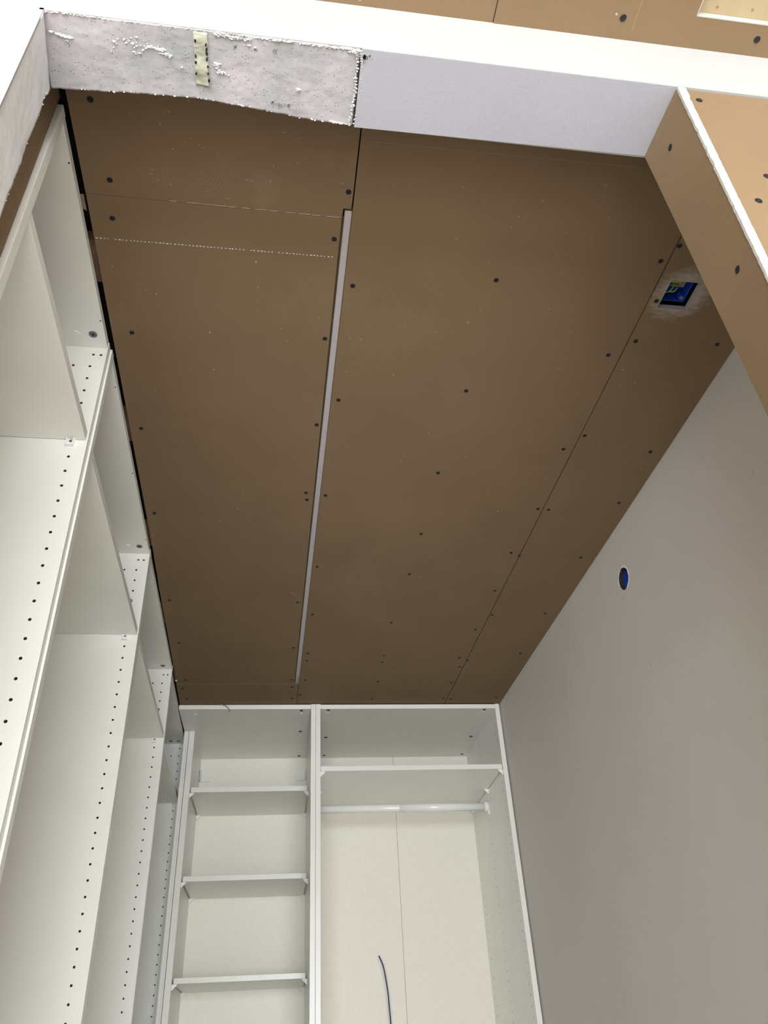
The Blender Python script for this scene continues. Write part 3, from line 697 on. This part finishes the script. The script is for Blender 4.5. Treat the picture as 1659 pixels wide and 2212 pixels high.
# --- blue round box behind the hole in the right wall
wb = root('round_wall_box', 0.795, 1.443, 0.879, 'dark blue round electrical box inside the hole in the taupe wall', 'electrical box')
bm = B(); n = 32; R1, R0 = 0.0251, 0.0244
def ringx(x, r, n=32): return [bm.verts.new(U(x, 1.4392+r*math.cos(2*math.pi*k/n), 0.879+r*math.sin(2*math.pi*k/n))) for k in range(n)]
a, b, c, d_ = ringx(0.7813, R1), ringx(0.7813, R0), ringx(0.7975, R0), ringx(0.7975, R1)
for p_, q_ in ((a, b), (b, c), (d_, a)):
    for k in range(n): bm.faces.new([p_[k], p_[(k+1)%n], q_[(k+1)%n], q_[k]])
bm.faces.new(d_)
build('box_shell', bm, dark, wb)  # side walls coloured black: the shadow inside the box is put into the colour
bm = B(); c = ringx(0.7925, R0-.0002); d_ = ringx(0.7940, R0-.0002); bm.faces.new(c); bm.faces.new(d_)
for k in range(n): bm.faces.new([c[k], c[(k+1)%n], d_[(k+1)%n], d_[k]])
tag(build('box_floor', bm, blue_pl, wb), 'dark blue plastic floor of the box')
bm = B(); box(bm, 0.7900, 0.7924, 1.418, 1.440, 0.8660, 0.8672); box(bm, 0.7895, 0.7924, 1.422, 1.440, 0.858, 0.863)
build('box_rib', bm, blue_pl, wb)

# ================================================================== OUTER ROOM (where the camera stands)
bm = B(); box(bm, -2.0, 2.0, -2.75, 0.40, 1.03, 1.045)
oc = build('ceiling', bm, dark); struct(oc)
C1 = ceiling_board([(-2.0, -2.75), (0.2265, -2.75), (0.2312, 0.3962), (-2.0, 0.3962)], [(0.15, 0.1), (0.15, -0.3)], paper, 1.0010, parent=oc, label='brown ceiling board of the outer room')
bm = B(); z0, z1 = 0.9996, 1.010
cx0, cx1, cy0, cy1 = 0.4703, 0.80, -0.15, 0.3607
prism(bm, [(0.2270, -2.75), (cx0, -2.75), (cx0, 0.3962), (0.2320, 0.3962)], z0, z1)
prism(bm, [(cx0, -2.75), (2.0, -2.75), (2.0, cy0), (cx0, cy0)], z0, z1)
prism(bm, [(cx0, cy1), (2.0, cy1), (2.0, 0.3962), (cx0, 0.3962)], z0, z1)
prism(bm, [(cx1, cy0), (2.0, cy0), (2.0, cy1), (cx1, cy1)], z0, z1)
C2 = build('plasterboard', bm, paper, oc); tag(C2, 'brown ceiling board with a rectangular cut-out showing pine')
for (x, y) in ((0.3837, 0.3724), (0.5567, 0.3768), (0.38, 0.1), (0.70, 0.379)): place('screw', ME_screw, C2, (x, y, 0.9992), FACE_UP)
bm = B(); box(bm, cx0, cx1, cy1-0.0009, cy1+0.0002, z0-0.0002, z1); box(bm, cx0-.0002, cx0+.0008, cy0, cy1, z0-.0002, z1)
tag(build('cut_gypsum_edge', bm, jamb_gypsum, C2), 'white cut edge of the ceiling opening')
pb = bx('pine_board', oc, pine, cx0-0.02, cx1+0.02, cy0-0.02, cy1+0.02, 1.0105, 1.026)
bm = B()
for (x, y) in ((0.4795, .345), (0.496, .352), (0.4795, .318), (0.54, .350)):
    bmesh.ops.create_cone(bm, cap_ends=True, segments=10, radius1=0.0017, radius2=0.0017, depth=0.001, matrix=Matrix.Translation(U(x, y, 1.0102)))
tag(build('wood_knots', bm, M_('knot_brown', (0.35, 0.17, 0.06), 0.7), pb), 'small brown knots', kind='stuff')
# lighter taped joint line on the outer board
bm = B(); box(bm, 0.3985, 0.3998, 0.10, 0.385, z0-0.0001, z0+0.0001); tag(build('joint_line', bm, M_('rubbed_paper', (0.245, 0.17, 0.10), 0.8), C2), 'pale rubbed line across the ceiling board')
bm = B(); box(bm, -2.02, -2.0, -2.75, 0.396, FL, 1.03); o = build('wall_outer_left', bm, paint_white); o.name = 'wall_left.002'; struct(o)
bm = B(); box(bm, 2.0, 2.02, -2.75, 0.396, FL, 1.03); o = build('wall_outer_right', bm, paint_white); o.name = 'wall_right.002'; struct(o)
bm = B(); wz0, wz1, wx0, wx1 = -0.95, 0.87, -1.80, 0.97
box(bm, -2.0, wx0, -2.77, -2.75, FL, 1.03); box(bm, wx1, 2.0, -2.77, -2.75, FL, 1.03); box(bm, wx0, wx1, -2.77, -2.75, FL, wz0); box(bm, wx0, wx1, -2.77, -2.75, wz1, 1.03)
o = build('wall_rear', bm, paint_white); o.name = 'wall_back.001'; struct(o)
bm = B(); f = 0.04
box(bm, wx0, wx0+f, -2.79, -2.76, wz0, wz1); box(bm, wx1-f, wx1, -2.79, -2.76, wz0, wz1); box(bm, wx0+f, wx1-f, -2.79, -2.76, wz0, wz0+f); box(bm, wx0+f, wx1-f, -2.79, -2.76, wz1-f, wz1)
box(bm, (wx0+wx1)/2-.03, (wx0+wx1)/2+.03, -2.79, -2.76, wz0+f, wz1-f)
o = build('window_1', bm, alu_grey); struct(o)

# ================================================================== WARDROBE FRAMES, LEFT RUN
def left_unit(ya, yb, xf, depth, label, shelf_z, caps, pilots, pin=False, name='wardrobe_frame', n_hole0=0):
    r_ = root(name, xf-depth/2, (ya+yb)/2, FL, label, 'wardrobe', 'open white wardrobe frames along the left wall')
    xb = xf-depth
    bx('side_panel', r_, [melamine], xb, xf, ya, ya+t, FL, TOP)
    far = bx('side_panel', r_, [melamine, chip], xb, xf, yb-t, yb, FL, TOP)
    fy = yb-t
    hs = []
    k = 0; z = 0.9417
    while z > -0.90:
        if abs(z-(shelf_z+0.0075)) > 0.012: hs.append((-0.3015, fy, z))
        z -= 0.02665
    for z in (0.9417, ): hs.append((-0.3270, fy, z))
    hs += [(-0.3003, fy, 0.9683), (-0.2885, fy, 0.9683)]
    z = 0.9417-0.02665
    while z > -0.90:
        hs.append((xb+0.045, fy, z)); z -= 0.02665*1
    drill(far, hs, 0.0027)
    # top board
    tb = bx('top_board', r_, [melamine, chip], xb, xf-0.0008, ya+t, yb-t, TOP-0.0137, TOP-0.0002)
    drill(tb, [(xf-0.0035, y, TOP-0.0137, 0.0016) for y in pilots], axis='z', depth=0.006)
    zt = TOP-0.0137
    if len(caps) == 2:
        place('fixing_screw', ME_euro, tb, (caps[0][0], caps[0][1], zt-0.0003), FACE_UP)
        place('cover_cap', ME_cap, tb, (caps[1][0], caps[1][1], zt-0.0005), FACE_UP)
    place('fixing_screw', ME_euro, tb, (xb+0.06, yb-0.04, zt-0.0003), FACE_UP)
    bx('bottom_board', r_, melamine, xb, xf-0.0008, ya+t, yb-t, FL+0.05, FL+0.065)
    bx('plinth', r_, melamine, xf-0.04, xf-0.025, ya+t, yb-t, FL, FL+0.0498)
    bx('back_panel', r_, hardboard, xb-0.004, xb, ya, yb, FL+0.045, TOP-0.001, bevel=0)
    sh = bx('shelf', r_, melamine, xb+0.003, xf-0.0022, ya+t+0.001, yb-t-0.001, shelf_z, shelf_z+0.0155)
    cl = place('shelf_clip', ME_clip, r_, (-0.3032, fy-0.00005, shelf_z+0.004))
    place('clip_screw', ME_clip_screw, cl, (-0.3032, fy-0.0022, shelf_z-0.0035), FACE_MY)
    if pin:
        bm = B(); bmesh.ops.create_cone(bm, cap_ends=True, segments=14, radius1=0.0036, radius2=0.0030, depth=0.006, matrix=Matrix.Translation(U(-0.3015, fy-0.0022, 0.862+0.0015)) @ Matrix.Rotation(math.radians(90), 4, 'X'))
        tag(build('shelf_pin', bm, steel, r_), 'shiny metal shelf pin')
    return r_
D = 0.483
left_unit(0.548, 0.9560, -0.2798, D, 'nearest and narrowest white wardrobe frame on the left, beside the broken plaster jamb', 0.7868, [(-0.2991, .9126), (-0.3248, .913)], [.6178, .8834])
left_unit(0.9564, 1.5812, -0.2770, D, 'second white wardrobe frame on the left, between the narrow near one and the third', 0.7815, [(-0.2968, 1.5352), (-0.3218, 1.5348)], [1.0306, 1.2701, 1.508], pin=True)
left_unit(1.5816, 2.2064, -0.2776, D, 'third white wardrobe frame on the left, between the second and the dark corner one', 0.7810, [(-0.3014, 2.1661), (-0.3257, 2.1637)], [1.70, 1.92, 2.12], pin=True)
u4 = left_unit(2.2068, 2.8360, -0.2824, D, 'farthest and darkest white wardrobe frame on the left, in the corner', 0.7800, [], [2.3, 2.42])
tb = [c for c in u4.children if c.name.startswith('top_board')][0]
place('fixing_screw', ME_euro, tb, (-0.3032, 2.7929, TOP-0.0140), FACE_UP); place('fixing_screw', ME_cap_small, tb, (-0.3301, 2.7929, TOP-0.0140), FACE_UP)

# ================================================================== WARDROBE FRAMES, BACK WALL (slightly skewed)
RZ = math.atan(-0.0227)
T = Matrix.Translation(Lf(0, 2.4836, -CZ/S)) @ Matrix.Rotation(RZ, 4, 'Z') @ Matrix.Translation((0, 0, -0))
def U(x, y, z, _T=T): return _T @ Vector((x*S, y*S, z*S+CZ))
ZT = 0.9965; ZB = ZT-0.0143
# ---- left of the two: shallow shelves, deep top board
g1 = root('wardrobe_frame', -0.055, 0.24, FL, 'narrow white wardrobe frame with three shelves in the back left corner', 'wardrobe', 'open white wardrobe frames along the back wall', RZ)
bx('top_board', g1, melamine, -0.2805, 0.1422, 0, 0.4885, ZB, ZT)
tb = bpy.data.objects[[c.name for c in g1.children if c.name.startswith('top_board')][0]]
bx('side_panel', g1, melamine, 0.1425, 0.1575, 0, 0.490, FL, ZT+0.0015)
bx('side_panel', g1, melamine, -0.2640, -0.2457, 0.199, 0.490, FL, ZB-0.0002)
bx('back_panel', g1, hardboard, -0.2640, 0.1575, 0.4905, 0.4945, FL+0.045, ZT, bevel=0)
SHY = 0.198
for i, (zt, zb) in enumerate(((.7935, .7775), (.5238, .5085), (.2520, .2375))):
    sh = bx('shelf', g1, melamine, -0.2405, 0.1372, SHY+0.001, 0.4895, zb, zt)
    for yy in (SHY+0.012, 0.480):
        place('shelf_bracket', ME_wedge, g1, (-0.2455, yy, zb-0.0002))
        place('shelf_bracket', ME_wedge, g1, (0.1423, yy, zb-0.0002), Matrix.Scale(-1, 4, (1, 0, 0)))
for zb in (-0.03, -0.30, -0.58): bx('shelf', g1, melamine, -0.2405, 0.1372, SHY+0.001, 0.4895, zb, zb+0.0152)
bx('bottom_board', g1, melamine, -0.2455, 0.1423, SHY, 0.4895, FL+0.05, FL+0.065)
bx('plinth', g1, melamine, -0.2455, 0.1423, SHY+0.02, SHY+0.035, FL, FL+0.0498)
for x, y in ((0.1115, .0146), (0.113, .2066), (0.1148, .4640)): place('fixing_screw', ME_cap_small, tb, (x, y, ZB-0.0003), FACE_UP)
for x, y in ((0.1112, .041), (-0.2323, .044)): place('cover_cap', ME_cap, tb, (x, y, ZB-0.0004), FACE_UP)
for x0, x1, sx in ((-0.2395, -0.2060, -1), (0.1035, 0.1368, 1)):
    bm = B(); box(bm, x0, x1, 0.4845, 0.4903, 0.898, 0.9385)
    xs = (x0-0.0045, x0-0.002) if sx < 0 else (x1+0.002, x1+0.0045)
    box(bm, xs[0], xs[1], 0.462, 0.4903, 0.898, 0.9385)
    tag(build('wall_fixing_bracket', bm, edge_mel, g1, 0.0006), 'small white square bracket on the back panel')

# grooved filler strip between this frame and the last one of the left run
bm = B()
n = 14; prof = [(-0.2808, 0.215)]
for i in range(n+1):
    u = i/n; prof.append((-0.2808+0.0150*u, 0.1990+0.0016*abs(math.sin(u*math.pi*2))**0.5*0+0.0014*(math.cos(u*math.pi*4)*0.5+0.5)))
prof.append((-0.2658, 0.215))
prism(bm, prof, FL, ZB-0.0002)
fs = build('filler_strip', bm, edge_mel)
tag(fs, 'grooved white vertical filler strip between the corner wardrobe frames', 'filler strip')

# ---- right of the two: wide frame with shelf and clothes rail
g2 = root('wardrobe_frame', 0.466, 0.24, FL, 'wide white wardrobe frame with a clothes rail and one high shelf beside the taupe wall', 'wardrobe', 'open white wardrobe frames along the back wall', RZ)
bx('side_panel', g2, melamine, 0.1581, 0.1728, -0.001, 0.490, FL, ZT+0.0015)
rp = bx('side_panel', g2, [melamine, chip], 0.7592, 0.7738, 0, 0.490, FL, ZT+0.0015)
hs = []
for k in range(70):
    z = 0.958-0.02665*k
    if z < -0.9: break
    for yy in (0.031, 0.262, 0.452):
        if abs(z-0.787) > 0.012: hs.append((0.7592, yy, z))
drill(rp, hs, 0.0024, axis='x', depth=0.009)
tb = bx('top_board', g2, melamine, 0.1730, 0.7590, 0.0005, 0.4885, ZB, ZT)
for x, y in ((0.1992, .0115), (0.2042, .2683), (0.2079, .4618), (0.7246, .0127), (0.7319, .2707), (0.7354, .4628)): place('fixing_screw', ME_cap_small, tb, (x, y, ZB-0.0003), FACE_UP)
for x, y in ((0.1996, .036), (0.7236, .031)): place('cover_cap', ME_cap, tb, (x, y, ZB-0.0004), FACE_UP)
bx('back_panel', g2, hardboard, 0.1581, 0.4712, 0.4905, 0.4945, FL+0.045, ZT, bevel=0.0006)
bx('back_panel', g2, hardboard, 0.4722, 0.7738, 0.4905, 0.4945, FL+0.045, ZT, bevel=0.0006)
bm = B(); box(bm, 0.4700, 0.4735, 0.4946, 0.4952, FL+0.045, ZT); build('back_joint_strip', bm, M_('grey_joint', (0.3, 0.3, 0.28), 0.8), g2)
bx('shelf', g2, melamine, 0.1737, 0.7572, 0.003, 0.4895, 0.7800, 0.7950)
for yy in (0.014, 0.225, 0.476):
    place('shelf_bracket', ME_wedge, g2, (0.1729, yy, 0.7798)); place('shelf_bracket', ME_wedge, g2, (0.7591, yy, 0.7798), Matrix.Scale(-1, 4, (1, 0, 0)))
bx('bottom_board', g2, melamine, 0.1730, 0.7590, 0, 0.4895, FL+0.05, FL+0.065)
bx('plinth', g2, melamine, 0.1730, 0.7590, 0.025, 0.04, FL, FL+0.0498)
rail_y, rail_z = 0.249, 0.7285
bm = B(); tube(bm, [U(0.1735, rail_y, rail_z), U(0.7585, rail_y, rail_z)], 0.0148, 24); tube(bm, [U(0.45, rail_y, rail_z), U(0.745, rail_y, rail_z)], 0.0156, 24)
rail = build('clothes_rail', bm, tube_white, g2)
for xa, xb in ((0.1730, 0.1800), (0.7440, 0.7591)):
    bm = B(); tube(bm, [U(xa, rail_y, rail_z), U(xb, rail_y, rail_z)], 0.0195, 24)
    xm0, xm1 = (xa, xa+0.0045) if xa < .4 else (xb-0.0045, xb)
    box(bm, xm0, xm1, rail_y-0.009, rail_y+0.009, rail_z-0.027, rail_z-0.008)
    build('rail_socket', bm, plastic_white, rail)

# ---- cables
bm = B(); tube(bm, smooth_path([U(x, y, z) for x, y, z in ((-0.20, -0.010, 0.9984), (-0.172, -0.010, 0.9978), (-0.150, -0.011, 0.9955), (-0.136, -0.012, 0.9905), (-0.1255, -0.012, 0.9835), (-0.1190, -0.011, 0.9740), (-0.1165, -0.010, 0.968))]), 0.0013, 8)
o = build('cable', bm, wire_grey); tag(o, 'thin brown cable end drooping from the ceiling over the narrow back frame', 'cable')
bm = B(); tube(bm, smooth_path([U(x, y, z) for x, y, z in ((0.3811, .425, .3118), (0.3948, .425, .2786), (0.4052, .426, .2141), (0.4087, .428, .164), (0.4111, .43, .1248), (0.415, .44, 0.03), (0.420, .455, -0.10), (0.425, .470, -0.25), (0.425, .478, -0.50), (0.425, .478, -0.87))]), 0.0028, 10)
o = build('cable', bm, wire_blue); tag(o, 'dark blue cable curving up in front of the wide back frame panel', 'cable')
